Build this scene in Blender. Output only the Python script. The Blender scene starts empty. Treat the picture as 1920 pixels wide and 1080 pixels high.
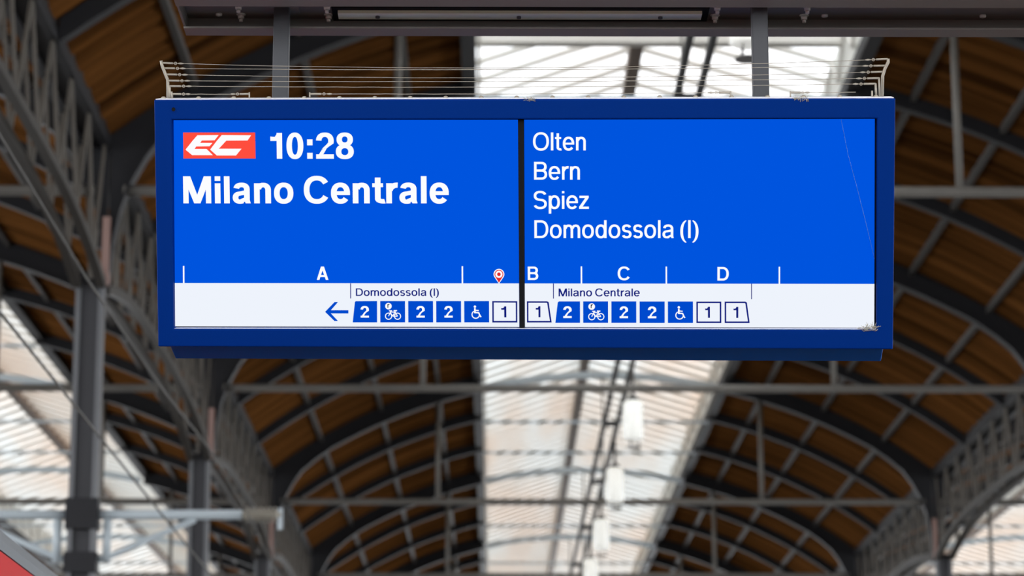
import bpy, bmesh, math, random
from mathutils import Matrix, Vector
random.seed(7)
sc = bpy.context.scene
COL = sc.collection

# ------------------------------------------------------------------ camera, sky, exposure
EYE = 1.65                                            # eye height above the platform
cam_data = bpy.data.cameras.new('camera')
cam_data.sensor_width = 36.0
cam_data.lens = 5150 / 1920 * 36.0
cam_data.clip_end = 500
cam_data.dof.use_dof = True
cam_data.dof.focus_distance = 8.03
cam_data.dof.aperture_fstop = 4.6
cam = bpy.data.objects.new('camera', cam_data)
COL.objects.link(cam)
cam.location = (0, 0, EYE)
cam.rotation_euler = (math.radians(103.0), 0, math.radians(-0.379))
sc.camera = cam

world = bpy.data.worlds.new('overcast_sky')
sc.world = world
world.use_nodes = True
bg = world.node_tree.nodes['Background']
bg.inputs['Color'].default_value = (0.93, 0.96, 1.0, 1)
bg.inputs['Strength'].default_value = 3.8
sc.view_settings.view_transform = 'Standard'
sc.view_settings.look = 'None'
sc.view_settings.gamma = 1
sc.view_settings.exposure = 0.0
sc.cycles.max_bounces = 8
sc.cycles.diffuse_bounces = 5
sc.cycles.transparent_max_bounces = 16
sc.cycles.sample_clamp_indirect = 6
sc.cycles.use_denoising = True

# ------------------------------------------------------------------ helpers
def lin(c):
    return tuple((v / 255 / 12.92) if v / 255 <= 0.04045 else ((v / 255 + 0.055) / 1.055) ** 2.4 for v in c)

def mat(name, rgb, rough=0.5, metal=0.0, spec=0.5, emit=0.0, vary=0.0, scale=3.0, coat=0.0):
    m = bpy.data.materials.new(name)
    m.use_nodes = True
    nt = m.node_tree
    b = nt.nodes['Principled BSDF']
    c = lin(rgb) + (1,)
    b.inputs['Base Color'].default_value = c
    b.inputs['Roughness'].default_value = rough
    b.inputs['Metallic'].default_value = metal
    b.inputs['Specular IOR Level'].default_value = spec
    b.inputs['Coat Weight'].default_value = coat
    if emit:
        b.inputs['Emission Color'].default_value = c
        b.inputs['Emission Strength'].default_value = emit
    if vary:
        tc = nt.nodes.new('ShaderNodeTexCoord')
        nz = nt.nodes.new('ShaderNodeTexNoise')
        nz.inputs['Scale'].default_value = scale
        nz.inputs['Detail'].default_value = 5
        mr = nt.nodes.new('ShaderNodeMapRange')
        mr.inputs['To Min'].default_value = 1 - vary
        mr.inputs['To Max'].default_value = 1 + vary
        mx = nt.nodes.new('ShaderNodeVectorMath')
        mx.operation = 'SCALE'
        mx.inputs[0].default_value = c[:3]
        nt.links.new(tc.outputs['Object'], nz.inputs['Vector'])
        nt.links.new(nz.outputs['Fac'], mr.inputs['Value'])
        nt.links.new(mr.outputs['Result'], mx.inputs['Scale'])
        nt.links.new(mx.outputs['Vector'], b.inputs['Base Color'])
    return m

def screen_mat(name, rgb, strength=1.0):
    """Light given off by the LCD: an emissive picture element colour under a satin cover."""
    m = bpy.data.materials.new(name)
    m.use_nodes = True
    b = m.node_tree.nodes['Principled BSDF']
    b.inputs['Base Color'].default_value = (0, 0, 0, 1)
    b.inputs['Roughness'].default_value = 0.4
    b.inputs['Specular IOR Level'].default_value = 0.0
    b.inputs['Emission Color'].default_value = lin(rgb) + (1,)
    b.inputs['Emission Strength'].default_value = strength
    return m

def wood_mat():
    m = bpy.data.materials.new('stained_timber')
    m.use_nodes = True
    nt = m.node_tree
    b = nt.nodes['Principled BSDF']
    b.inputs['Roughness'].default_value = 0.6
    b.inputs['Specular IOR Level'].default_value = 0.0
    tc = nt.nodes.new('ShaderNodeTexCoord')
    mp = nt.nodes.new('ShaderNodeMapping')
    mp.inputs['Scale'].default_value = (0.10, 2.4, 0.10)
    nz = nt.nodes.new('ShaderNodeTexNoise')
    nz.inputs['Scale'].default_value = 1.0
    nz.inputs['Detail'].default_value = 6
    cr = nt.nodes.new('ShaderNodeValToRGB')
    cr.color_ramp.elements[0].position = 0.3
    cr.color_ramp.elements[0].color = (0.040, 0.016, 0.005, 1)
    cr.color_ramp.elements[1].position = 0.72
    cr.color_ramp.elements[1].color = (0.19, 0.078, 0.021, 1)
    L = nt.links
    L.new(tc.outputs['Object'], mp.inputs['Vector'])
    L.new(mp.outputs['Vector'], nz.inputs['Vector'])
    L.new(nz.outputs['Fac'], cr.inputs['Fac'])
    L.new(cr.outputs['Color'], b.inputs['Base Color'])
    return m

def glass_mat(name, dust):
    """Weathered roof glazing: clear in part, dusty and beige in part."""
    m = bpy.data.materials.new(name)
    m.use_nodes = True
    nt = m.node_tree
    nt.nodes.remove(nt.nodes['Principled BSDF'])
    out = nt.nodes['Material Output']
    tr = nt.nodes.new('ShaderNodeBsdfTransparent')
    tl = nt.nodes.new('ShaderNodeBsdfTranslucent')
    mx = nt.nodes.new('ShaderNodeMixShader')
    tc = nt.nodes.new('ShaderNodeTexCoord')
    mp = nt.nodes.new('ShaderNodeMapping')
    mp.inputs['Scale'].default_value = (0.5, 0.06, 0.5)
    nz = nt.nodes.new('ShaderNodeTexNoise')
    nz.inputs['Scale'].default_value = 1.0
    nz.inputs['Detail'].default_value = 3
    cr = nt.nodes.new('ShaderNodeValToRGB')
    cr.color_ramp.elements[0].position = 0.38
    cr.color_ramp.elements[0].color = (0.62, 0.63, 0.62, 1)
    cr.color_ramp.elements[1].position = 0.62
    cr.color_ramp.elements[1].color = (0.60, 0.50, 0.42, 1)
    L = nt.links
    L.new(tc.outputs['Object'], mp.inputs['Vector'])
    L.new(mp.outputs['Vector'], nz.inputs['Vector'])
    L.new(nz.outputs['Fac'], cr.inputs['Fac'])
    L.new(cr.outputs['Color'], tl.inputs['Color'])
    tr.inputs['Color'].default_value = (0.95, 0.95, 0.95, 1)
    mx.inputs['Fac'].default_value = dust
    L.new(tr.outputs['BSDF'], mx.inputs[1])
    L.new(tl.outputs['BSDF'], mx.inputs[2])
    fr = nt.nodes.new('ShaderNodeFresnel')
    ge = nt.nodes.new('ShaderNodeNewGeometry')
    io = nt.nodes.new('ShaderNodeMapRange')            # the far face of a pane is met from inside the glass
    io.inputs['To Min'].default_value = 1.45
    io.inputs['To Max'].default_value = 1 / 1.45
    L.new(ge.outputs['Backfacing'], io.inputs['Value'])
    L.new(io.outputs['Result'], fr.inputs['IOR'])
    gl = nt.nodes.new('ShaderNodeBsdfGlossy')
    gl.inputs['Roughness'].default_value = 0.35
    gl.inputs['Color'].default_value = (0.9, 0.9, 0.9, 1)
    m2 = nt.nodes.new('ShaderNodeMixShader')
    L.new(fr.outputs['Fac'], m2.inputs['Fac'])
    L.new(mx.outputs['Shader'], m2.inputs[1])
    L.new(gl.outputs['BSDF'], m2.inputs[2])
    L.new(m2.outputs['Shader'], out.inputs['Surface'])
    return m

class MB:
    def __init__(self):
        self.bm = bmesh.new()
    def poly(self, pts):
        self.bm.faces.new([self.bm.verts.new(p) for p in pts])
        return self
    def hexa(self, a, b):
        """a, b: two matching loops; closed solid between them."""
        va = [self.bm.verts.new(p) for p in a]
        vb = [self.bm.verts.new(p) for p in b]
        n = len(a)
        self.bm.faces.new(va[::-1])
        self.bm.faces.new(vb)
        for i in range(n):
            j = (i + 1) % n
            self.bm.faces.new((va[i], va[j], vb[j], vb[i]))
        return self
    def box(self, x0, x1, y0, y1, z0, z1):
        return self.hexa([(x0, y0, z0), (x1, y0, z0), (x1, y1, z0), (x0, y1, z0)],
                         [(x0, y0, z1), (x1, y0, z1), (x1, y1, z1), (x0, y1, z1)])
    def slab(self, pts, z0, z1):
        """2-D outline in the xy plane, extruded from z0 to z1."""
        return self.hexa([(p[0], p[1], z0) for p in pts], [(p[0], p[1], z1) for p in pts])
    def bar(self, a, b, w, h, up=(0, 0, 1)):
        a, b, up = Vector(a), Vector(b), Vector(up)
        d = (b - a).normalized()
        if abs(d.dot(up)) > 0.98:
            up = Vector((0, 1, 0))
        s = d.cross(up).normalized() * (w / 2)
        t = s.cross(d).normalized() * (h / 2)
        return self.hexa([a - s - t, a + s - t, a + s + t, a - s + t],
                         [b - s - t, b + s - t, b + s + t, b - s + t])
    def tube(self, pts, r, n=8, caps=True):
        pts = [Vector(p) for p in pts]
        rs = r if isinstance(r, (list, tuple)) else [r] * len(pts)
        rings = []
        ref = None
        for i, p in enumerate(pts):
            d = (pts[min(i + 1, len(pts) - 1)] - pts[max(i - 1, 0)]).normalized()
            if ref is None:
                ref = Vector((0, 0, 1)) if abs(d.z) < 0.9 else Vector((1, 0, 0))
            s = d.cross(ref).normalized()
            t = s.cross(d).normalized()
            ref = t
            rings.append([self.bm.verts.new(p + (s * math.cos(2 * math.pi * k / n) + t * math.sin(2 * math.pi * k / n)) * rs[i]) for k in range(n)])
        for a, b in zip(rings, rings[1:]):
            for k in range(n):
                j = (k + 1) % n
                f = self.bm.faces.new((a[k], a[j], b[j], b[k]))
                f.smooth = True
        if caps:
            self.bm.faces.new(rings[0][::-1])
            self.bm.faces.new(rings[-1])
        return self
    def ring(self, c, r, w, z0, z1, n=28, a0=0.0, a1=2 * math.pi):
        full = abs(a1 - a0 - 2 * math.pi) < 1e-6
        m = n if full else n + 1
        def loop(rr, z):
            return [self.bm.verts.new((c[0] + rr * math.cos(a0 + (a1 - a0) * k / n), c[1] + rr * math.sin(a0 + (a1 - a0) * k / n), z)) for k in range(m)]
        o0, i0, o1, i1 = loop(r, z0), loop(r - w, z0), loop(r, z1), loop(r - w, z1)
        for k in range(n):
            j = (k + 1) % m
            for q in ((o1[k], o1[j], i1[j], i1[k]), (o0[k], i0[k], i0[j], o0[j]), (o0[k], o0[j], o1[j], o1[k]), (i0[k], i1[k], i1[j], i0[j])):
                self.bm.faces.new(q)
        if not full:
            self.bm.faces.new((o0[0], o1[0], i1[0], i0[0]))
            self.bm.faces.new((o0[-1], i0[-1], i1[-1], o1[-1]))
        return self
    def disc(self, c, r, z0, z1, n=24):
        return self.slab([(c[0] + r * math.cos(2 * math.pi * k / n), c[1] + r * math.sin(2 * math.pi * k / n)) for k in range(n)], z0, z1)
    def build(self, name, m, parent=None, bevel=0.0, seg=2):
        bmesh.ops.recalc_face_normals(self.bm, faces=self.bm.faces)
        me = bpy.data.meshes.new(name)
        self.bm.to_mesh(me)
        self.bm.free()
        return link(name, me, m, parent, bevel, seg)

def link(name, me, m, parent=None, bevel=0.0, seg=2):
    o = bpy.data.objects.new(name, me)
    COL.objects.link(o)
    if m is not None and not me.materials:
        me.materials.append(m)
    if parent is not None:
        o.parent = parent
    if bevel:
        md = o.modifiers.new('bevel', 'BEVEL')
        md.width = bevel
        md.segments = seg
        md.limit_method = 'ANGLE'
        md.angle_limit = math.radians(35)
    return o

def tag(o, label=None, cat=None, group=None, kind=None):
    if label: o['label'] = label
    if cat: o['category'] = cat
    if group: o['group'] = group
    if kind: o['kind'] = kind
    return o

def thing(name, label, cat, loc=(0, 0, 0), group=None):
    o = bpy.data.objects.new(name, None)
    o.empty_display_size = 0.2
    COL.objects.link(o)
    o.location = loc
    return tag(o, label, cat, group)

def copy_tree(o, parent=None):
    c = o.copy()
    COL.objects.link(c)
    if parent is not None:
        c.parent = parent
    for ch in list(o.children):
        copy_tree(ch, c)
    return c

def struct(o):
    o['kind'] = 'structure'
    return o

# ------------------------------------------------------------------ materials
M = {
    'dark_steel': mat('dark_painted_steel', (33, 33, 36), 0.6, spec=0.2, vary=0.15),
    'steel': mat('grey_painted_steel', (104, 101, 96), 0.6, spec=0.3, vary=0.15),
    'purlin': mat('purlin_steel', (84, 82, 80), 0.6, spec=0.2),
    'chord': mat('girder_chord_steel', (62, 59, 56), 0.6, spec=0.2, vary=0.12),
    'lattice': mat('grey_brown_lattice_steel', (84, 79, 73), 0.6, spec=0.3, vary=0.12),
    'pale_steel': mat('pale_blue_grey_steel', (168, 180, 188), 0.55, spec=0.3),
    'pipe': mat('dull_red_brown_paint', (140, 112, 104), 0.6),
    'wood': wood_mat(),
    'glass': glass_mat('clear_roof_glass', 0.25),
    'dimmed_dusty_glass': glass_mat('dimmed_dusty_roof_glass', 0.80),
    'bar': mat('pale_glazing_bar_paint', (206, 203, 196), 0.6),
    'curb': mat('off_white_curb_paint', (224, 224, 218), 0.6),
    'ridge': mat('brown_ridge_steel', (108, 92, 80), 0.7, vary=0.3, scale=1.5),
    'roofing': mat('roofing_sheet', (90, 90, 90), 0.8),
    'concrete': mat('platform_concrete', (112, 109, 104), 0.9, vary=0.1),
    'ballast': mat('track_ballast', (72, 66, 60), 0.95, vary=0.3, scale=20),
    'mast': mat('galvanised_mast_steel', (92, 93, 96), 0.5, metal=0.3, vary=0.08),
    'mast_web': mat('darker_column_web', (66, 66, 69), 0.55, spec=0.2),
    'arm': mat('pale_grey_cantilever_tube', (168, 178, 184), 0.5),
    'insulator': mat('grey_brown_insulator', (140, 134, 122), 0.4),
    'lamp': mat('opal_lamp_glass', (246, 246, 240), 0.4, emit=0.35),
    'lamp_dark': mat('dark_lamp_metal', (70, 68, 66), 0.5),
    'bolt': mat('bright_zinc_bolt', (205, 202, 194), 0.4, metal=0.2),
    'wire': mat('black_overhead_wire', (70, 68, 64), 0.6),
    'frame': mat('blue_powder_coat', (0, 40, 112), 0.45, spec=0.03),
    'tray': mat('navy_powder_coat', (12, 86, 172), 0.5, spec=0.03),
    'cover': mat('pale_cover_and_lip_highlight', (222, 224, 232), 0.45, spec=0.5),
    'gasket': mat('black_gasket', (12, 15, 18), 0.6, spec=0.12),
    'zinc': mat('galvanised_wire', (160, 152, 138), 0.5, metal=0.4),
    'beam': mat('anthracite_beam_paint', (108, 103, 97), 0.55),
    'panel': mat('pale_grey_cover_plate', (216, 218, 192), 0.6),
    'post': mat('anthracite_post_paint', (62, 63, 66), 0.5, spec=0.3),
    'train_red': mat('train_red_paint', (182, 8, 14), 0.55, spec=0.05),
    'train_grey': mat('train_roof_grey', (84, 90, 96), 0.5),
    'train_glass': mat('dark_train_window', (22, 24, 28), 0.1),
    'scr_blue': screen_mat('lit_blue_screen', (0, 84, 222)),
    'scr_white': screen_mat('lit_white_screen', (238, 243, 252)),
    'ink_white': screen_mat('lit_white_lettering', (252, 253, 255)),
    'ink_red': screen_mat('lit_red_logo', (255, 78, 62)),
    'ink_pin': screen_mat('lit_red_pin', (226, 40, 44)),
    'ink_navy': screen_mat('lit_navy_lettering', (20, 32, 124)),
    'ink_blue': screen_mat('lit_blue_coach', (0, 74, 205)),
    'ink_black': screen_mat('lit_black_lettering', (16, 20, 40)),
    'web': mat('dusty_cobweb', (170, 166, 150), 0.9),
}

# ------------------------------------------------------------------ the train hall (heights below are above the eye)
HALF, RAD = 8.0, 13.3
SKY_U = 2.95                                           # half width of the roof light
XC = {'central': 2.64, 'left': -13.36, 'right': 18.64}
ARCHES = [37 + 14.5 * k for k in range(6)]             # the main ribs in view
BAYS = [22.5] + ARCHES
Y0, Y1 = -14.0, 126.0
def roof(u):
    return EYE + 0.1 + math.sqrt(RAD * RAD - u * u)

# floor and track
struct(MB().box(-1.55, 12, -20, 130, -0.3, 0.0).build('floor', M['concrete']))
struct(MB().box(-40, -1.56, -20, 130, -1.0, -0.75).build('track_bed', M['ballast']))
struct(MB().box(12.01, 40, -20, 130, -1.0, -0.75).build('track_bed', M['ballast']))

# timber ceilings: boards that run along the curve, with grooves between them
def timber(xc, s, umax):
    bm = bmesh.new()
    pitch, prof, y = 0.72, [], Y0
    while y < Y1:
        prof += [(y, 0.13), (y + 0.07, 0.0), (y + 0.32, -0.02), (y + 0.57, 0.0), (y + 0.64, 0.13)]
        y += pitch
    us = [SKY_U + 0.02 + (umax - SKY_U) * i / 12 for i in range(13)]
    def layer(dz, flat):
        rows = []
        for u in us:
            n = Vector((-u / RAD, 0, -math.sqrt(1 - (u / RAD) ** 2)))      # outward is minus this
            rows.append([bm.verts.new((xc + s * u, yy, roof(u) + (0.22 if flat else d))) for yy, d in prof])
        return rows
    lo, hi = layer(0, False), layer(0.16, True)
    for rows in (lo, hi):
        for a, b in zip(rows, rows[1:]):
            for k in range(len(prof) - 1):
                bm.faces.new((a[k], a[k + 1], b[k + 1], b[k]))
    for i in (0, len(us) - 1):
        for k in range(len(prof) - 1):
            bm.faces.new((lo[i][k], lo[i][k + 1], hi[i][k + 1], hi[i][k]))
    bmesh.ops.recalc_face_normals(bm, faces=bm.faces)
    me = bpy.data.meshes.new('ceiling')
    bm.to_mesh(me)
    bm.free()
    return struct(link('ceiling', me, M['wood']))

for nm, xc in XC.items():
    for s in (-1, 1):
        timber(xc, s, 8.0 if nm == 'central' else 7.62)

# roof lights: a gabled strip of glass on a raised curb over each hall
def rooflight(n, xc):
    ze, zr, YS = EYE + 13.85, EYE + 14.78, Y0
    def panes(ya, yb):                                 # clear panes first; farther dusty ones made cloudier to dim the sky
        g = MB()
        for s in (-1, 1):
            g.hexa([(xc + s * SKY_U, ya, ze), (xc + s * SKY_U, yb, ze), (xc - 0.22, yb, zr), (xc - 0.22, ya, zr)],
                   [(xc + s * SKY_U, ya, ze + 0.015), (xc + s * SKY_U, yb, ze + 0.015), (xc - 0.22, yb, zr + 0.015), (xc - 0.22, ya, zr + 0.015)])
        return g
    w = struct(panes(YS, 55.2).build('window_%d' % n, M['glass']))
    panes(55.2, Y1).build('dimmed_dusty_pane', M['dimmed_dusty_glass'], w)
    b = MB()
    y = YS + 0.2
    while y < Y1:
        for s in (-1, 1):
            b.bar((xc + s * SKY_U, y, ze - 0.08), (xc - 0.22, y, zr - 0.08), 0.07, 0.09)
        y += 1.0
    b.build('glazing_bar', M['bar'], w)
    MB().box(xc - 0.33, xc - 0.11, YS, Y1, zr - 0.30, zr - 0.05).build('ridge_beam', M['ridge'], w)
    MB().box(xc - SKY_U, xc + SKY_U, 42.0, 42.25, EYE + 13.74, EYE + 14.02).build('cross_beam', M['bar'], w)
    e = MB()
    for y in BAYS[1:]:
        for k in (1, 2):
            e.box(xc - SKY_U, xc + SKY_U, y + 14.5 * k / 3 - 0.03, y + 14.5 * k / 3 + 0.03, EYE + 12.72, EYE + 12.79)
    e.build('eaves_tie', M['pale_steel'], w)
    for s in (-1, 1):
        c = MB()
        x0, x1 = sorted((xc + s * SKY_U, xc + s * (SKY_U + 0.06)))
        c.box(x0, x1, Y0, Y1, roof(SKY_U) - 0.02, ze + 0.02)
        c.build('curb_panel', M['curb'], w)
        t = MB()
        y, up = 22.5, True
        while y < Y1 - 1:
            a, q = roof(SKY_U) + 0.12, ze - 0.1
            t.bar((xc + s * (SKY_U - 0.06), y, a if up else q), (xc + s * (SKY_U - 0.06), y + 0.9, q if up else a), 0.05, 0.06)
            y += 0.9
            up = not up
        t.build('curb_lattice', M['bar'], w)
        e = MB()
        x0, x1 = sorted((xc + s * (SKY_U - 0.02), xc + s * (SKY_U + 0.2)))
        e.box(x0, x1, Y0, Y1, roof(SKY_U) - 0.22, roof(SKY_U) + 0.02)
        e.build('edge_beam', M['dark_steel'], w)
    return w
for n, nm in enumerate(('central', 'left', 'right')):
    rooflight(n + 1, XC[nm])

# valley gutters between the halls
for i, x in enumerate((-5.57, 10.85)):
    struct(MB().box(x - 0.21, x + 0.21, Y0, Y1, EYE + 10.55, EYE + 10.86).build('trim_%d' % (i + 1), M['dark_steel']))

# main arch ribs
ORD = ['nearest', 'second', 'third', 'fourth', 'fifth', 'sixth', 'seventh']
def haunch():
    us, zi = [], []
    for k in range(0, 23):
        u = 6.6 * k / 22
        us.append(u); zi.append(EYE - 0.3 + math.sqrt(RAD * RAD - u * u))
    for u, z in ((7.0, 10.96), (7.3, 10.70), (7.52, 10.40), (7.72, 10.02), (7.86, 9.62), (7.95, 9.15), (7.99, 8.6)):
        us.append(u); zi.append(EYE + z)
    return us, zi
def rib(xc, y, label, group):
    us, zi = haunch()
    def band(bm, pts):
        prev = None
        for q in pts:
            q = [bm.verts.new(p) for p in q]
            if prev:
                for j in range(4):
                    bm.faces.new((prev[j], prev[(j + 1) % 4], q[(j + 1) % 4], q[j]))
            else:
                bm.faces.new(q[::-1])
            prev = q
        bm.faces.new(prev)
    r = thing('arch_rib', label, 'arch rib', (xc, y, 0), group)
    xc, y = 0, 0
    def flange(bm, U, I, w, t0):
        pts = []
        for k, u in enumerate(U):                      # lower flange follows the inside of the curve
            ka, kb = max(k - 1, 0), min(k + 1, len(U) - 1)
            d = Vector((U[kb] - U[ka], 0, I[kb] - I[ka])).normalized()
            nrm = Vector((-d.z, 0, d.x)) * (1 if d.x > 0 else -1)
            p = Vector((xc + u, y, I[k]))
            pts.append([p + Vector((0, dy, 0)) - nrm * t for dy, t in ((-w, t0), (w, t0), (w, -0.005), (-w, -0.005))])
        band(bm, pts)
    for s in (-1, 1):
        U = [s * u for u in us if u >= SKY_U - 0.15]
        I = [z for u, z in zip(us, zi) if u >= SKY_U - 0.15]
        m = MB()
        band(m.bm, [[(xc + u, y + dy, z) for dy, z in ((-0.03, zl), (0.03, zl), (0.03, roof(u)), (-0.03, roof(u)))] for u, zl in zip(U, I)])
        w_ = m.build('web_plate', M['dark_steel'], r)
        f = MB()
        flange(f.bm, U, I, 0.14, 0.03)
        f.build('lower_flange', M['dark_steel'], w_)
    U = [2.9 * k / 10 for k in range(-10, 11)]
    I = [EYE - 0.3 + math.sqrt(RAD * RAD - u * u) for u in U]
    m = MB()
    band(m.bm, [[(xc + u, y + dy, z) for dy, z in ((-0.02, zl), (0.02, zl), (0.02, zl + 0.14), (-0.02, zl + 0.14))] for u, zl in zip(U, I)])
    w_ = m.build('roof_light_arch', M['pale_steel'], r)  # rib across the opening, light from above put into its paler colour
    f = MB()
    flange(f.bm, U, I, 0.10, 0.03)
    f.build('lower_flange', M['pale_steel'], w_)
    return r
for nm, xc in XC.items():
    for i, y in enumerate(ARCHES):
        rib(xc, y, 'dark steel arch rib spanning the %s timber vault, %s one from the camera' % (nm, ORD[i]), 'main arch ribs of the train hall')

# thin ribs between the main ribs
def thin_rib(xc, s, y, umax, label):
    m = MB()
    bm = m.bm
    prev = None
    for k in range(15):
        u = SKY_U + (umax - SKY_U) * k / 14
        z = roof(u)
        q = [bm.verts.new((xc + s * u, y + dy, zz)) for dy, zz in ((-0.10, z - 0.26), (0.10, z - 0.26), (0.10, z + 0.04), (-0.10, z + 0.04))]
        if prev:
            for j in range(4):
                bm.faces.new((prev[j], prev[(j + 1) % 4], q[(j + 1) % 4], q[j]))
        else:
            bm.faces.new(q[::-1])
        prev = q
    bm.faces.new(prev)
    return tag(m.build('thin_roof_rib', M['dark_steel']), label, 'roof rib', 'thin ribs of the timber vaults')
SLOPES = (('central', -1, 'central vault on its left side'), ('central', 1, 'central vault on its right side'),
          ('left', 1, 'left vault seen under the girder'), ('right', -1, 'right vault seen under the girder'))
for nm, s, where in SLOPES:
    for i, y in enumerate(BAYS[:-1]):
        for k in (1, 2):
            lab = 'thin rib of the %s, %s' % (where, (
                ('just beyond the %s arch rib' if k == 1 else 'second beyond the %s arch rib') % ORD[i - 1]) if i else 'last before the nearest arch rib')
            if i == 0 and k == 1:
                continue
            thin_rib(XC[nm], s, y + 14.5 * k / 3, 7.97 if nm == 'central' else 7.6, lab)

# purlins that run the length of the hall
PUR = ((6.85, 'lowest'), (5.4, 'middle'), (4.0, 'highest'))
for nm, s, where in SLOPES:
    for u, w in PUR:
        m = MB().box(XC[nm] + s * u - 0.045, XC[nm] + s * u + 0.045, 20, Y1, roof(u) - 0.11, roof(u) + 0.02)
        tag(m.build('roof_purlin', M['purlin']), 'long grey purlin of the %s, %s of three' % (where, w), 'purlin', 'purlins under the timber vaults')

# horizontal tie rods with their hangers
for nm, xc in XC.items():
    for i, y in enumerate(ARCHES):
        t = thing('tie_rod', 'horizontal grey tie rod across the %s vault at the %s arch rib' % (nm, ORD[i]), 'tie rod', (xc, y, EYE + 9.92), 'tie rods across the train hall')
        MB().tube([(-7.8, -0.02, 0), (7.8, -0.02, 0)], 0.075, 10).build('rod', M['steel'], t)
        for u in (-4.0, 0.0, 3.85):
            top = EYE - 0.3 + math.sqrt(RAD * RAD - u * u) - (EYE + 9.92)
            if u == 0.0 and nm != 'central':
                continue
            MB().tube([(u, -0.02, 0), (u, -0.02, top)], 0.055 if u else 0.02, 8).build('hanger', M['steel'], t)

# columns and the arched lattice girders along the valleys
def lattice(cx, ya, yb, label):
    t = thing('lattice_girder', label, 'lattice girder', (cx, ya, EYE + 8.6), 'lattice girders along the valleys')
    L, zt = yb - ya, 1.95
    def zb(v):
        return -0.10 + 0.55 * (1 - abs(2 * v / L - 1) ** 3.2)
    for dx in (-0.17, 0.17):
        MB().bar((dx, 0.2, zt), (dx, L - 0.2, zt), 0.12, 0.14).build('top_chord', M['dark_steel'], t)
    for dx in (-0.17, 0.17):
        bo = MB()
        pts = [0.2 + (L - 0.4) * k / 24 for k in range(25)]
        for p, q in zip(pts, pts[1:]):
            bo.bar((dx, p, zb(p)), (dx, q, zb(q)), 0.12, 0.12)
        bo.build('bottom_chord', M['chord'], t)
    web = MB()
    n = 18
    for dx in (-0.17, 0.17):
        for k in range(n):
            a, b = 0.3 + (L - 0.6) * k / n, 0.3 + (L - 0.6) * (k + 1) / n
            if k % 2:
                web.bar((dx, a, zb(a)), (dx, b, zt), 0.04, 0.075)
            else:
                web.bar((dx, a, zt), (dx, b, zb(b)), 0.04, 0.075)
    web.build('web_lattice', M['lattice'], t)
for xv, sd in ((-5.36, 'left'), (10.64, 'right')):
    for i, y in enumerate(BAYS):
        cx = xv - 0.21 if sd == 'left' else xv + 0.21
        c = thing('hall_column', 'grey steel column under the %s lattice girders, %s' % (sd, 'at the %s arch rib' % ORD[i - 1] if i else 'nearest of all'),
                  'column', (cx, y, -0.75), 'columns of the train hall')
        h = EYE + 8.6 + 0.75
        MB().box(-0.13, 0.13, -0.02, 0.02, 0, h).build('web', M['mast_web'], c)
        for e in (-1, 1):
            MB().box(e * 0.155 - 0.035, e * 0.155 + 0.035, -0.12, 0.12, 0, h).build('flange', M['mast'], c)
        MB().box(-0.25, 0.25, -0.25, 0.25, 0, 0.05).build('base_plate', M['mast'], c)
        MB().box(-0.2, 0.2, -0.13, 0.13, h, h + 0.04).build('head_plate', M['dark_steel'], c)
        dx = xv - cx
        MB().box(dx - 0.05, dx + 0.05, -0.2, -0.05, h - 0.05, h + 0.9).build('arch_shoe', M['pipe'], c)
        if sd == 'left' and y == 37:
            for z, hh in ((5.38, 0.42), (4.72, 0.28)):
                MB().box(-0.22, 0.22, -0.16, 0.16, EYE + z + 0.75 - hh / 2, EYE + z + 0.75 + hh / 2).build('clamp', M['dark_steel'], c)
        if i < len(BAYS) - 1:
            lattice(cx, y, BAYS[i + 1], 'grey lattice girder of the %s valley, %s' % (sd, 'between the %s and %s arch ribs' % (ORD[i - 1], ORD[i]) if i else 'before the nearest arch rib'))

# cable ladder and pendant lamps under the roof light
t = thing('cable_ladder', 'long dark cable ladder hung lengthwise under the roof light', 'cable ladder', (2.64, 20, EYE + 11.0))
for dx in (-0.15, 0.15):
    MB().box(dx - 0.042, dx + 0.042, 0, 104, -0.06, 0.06).build('rail', M['dark_steel'], t)
y = 61.3 - 20 - 33.6
while y < 104:
    MB().box(-0.12, 0.12, y - 0.1, y + 0.1, -0.05, 0.05).build('rung', M['dark_steel'], t)
    y += 8.4
for y in [a - 20 for a in ARCHES]:
    MB().tube([(0, y, 0.02), (0, y, 1.99)], 0.02, 6).build('hanger', M['dark_steel'], t)

def lamp(x, y, z, label):
    t = thing('pendant_lamp', label, 'lamp', (x, y, z), 'white pendant lamps under the roof light')
    MB().tube([(0, 0, 0.0), (0, 0, 0.03), (0, 0, 0.74), (0, 0, 0.80)], [0.17, 0.205, 0.205, 0.15], 24).build('lamp_shade', M['lamp'], t)
    MB().tube([(0, 0, 0.80), (0, 0, 0.86), (0, 0, 0.92), (0, 0, 1.45)], [0.12, 0.12, 0.035, 0.03], 14).build('cap', M['lamp_dark'], t)
    MB().tube([(0, 0, -0.17), (0, 0, -0.15)], 0.15, 20).build('glare_disc', M['lamp_dark'], t)
    for k in range(3):
        r = MB()
        a = 2 * math.pi * k / 3
        r.tube([(0.12 * math.cos(a), 0.12 * math.sin(a), -0.16), (0.12 * math.cos(a), 0.12 * math.sin(a), 0.02)], 0.01, 6)
        r.build('disc_rod', M['lamp_dark'], t)
    return t
LAMPS = ((29.2, 'white cylindrical pendant lamp above the display, partly behind the right hanging post'),
         (54.9, 'largest white cylindrical pendant lamp right below the display'),
         (63.4, 'white cylindrical pendant lamp, second one down below the display'),
         (71.8, 'white cylindrical pendant lamp, third one down below the display'),
         (79.8, 'white cylindrical pendant lamp cut by the bottom edge of the photo'))
for y, lab in LAMPS:
    lamp(2.82, y, EYE + 9.52, lab)

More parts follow.
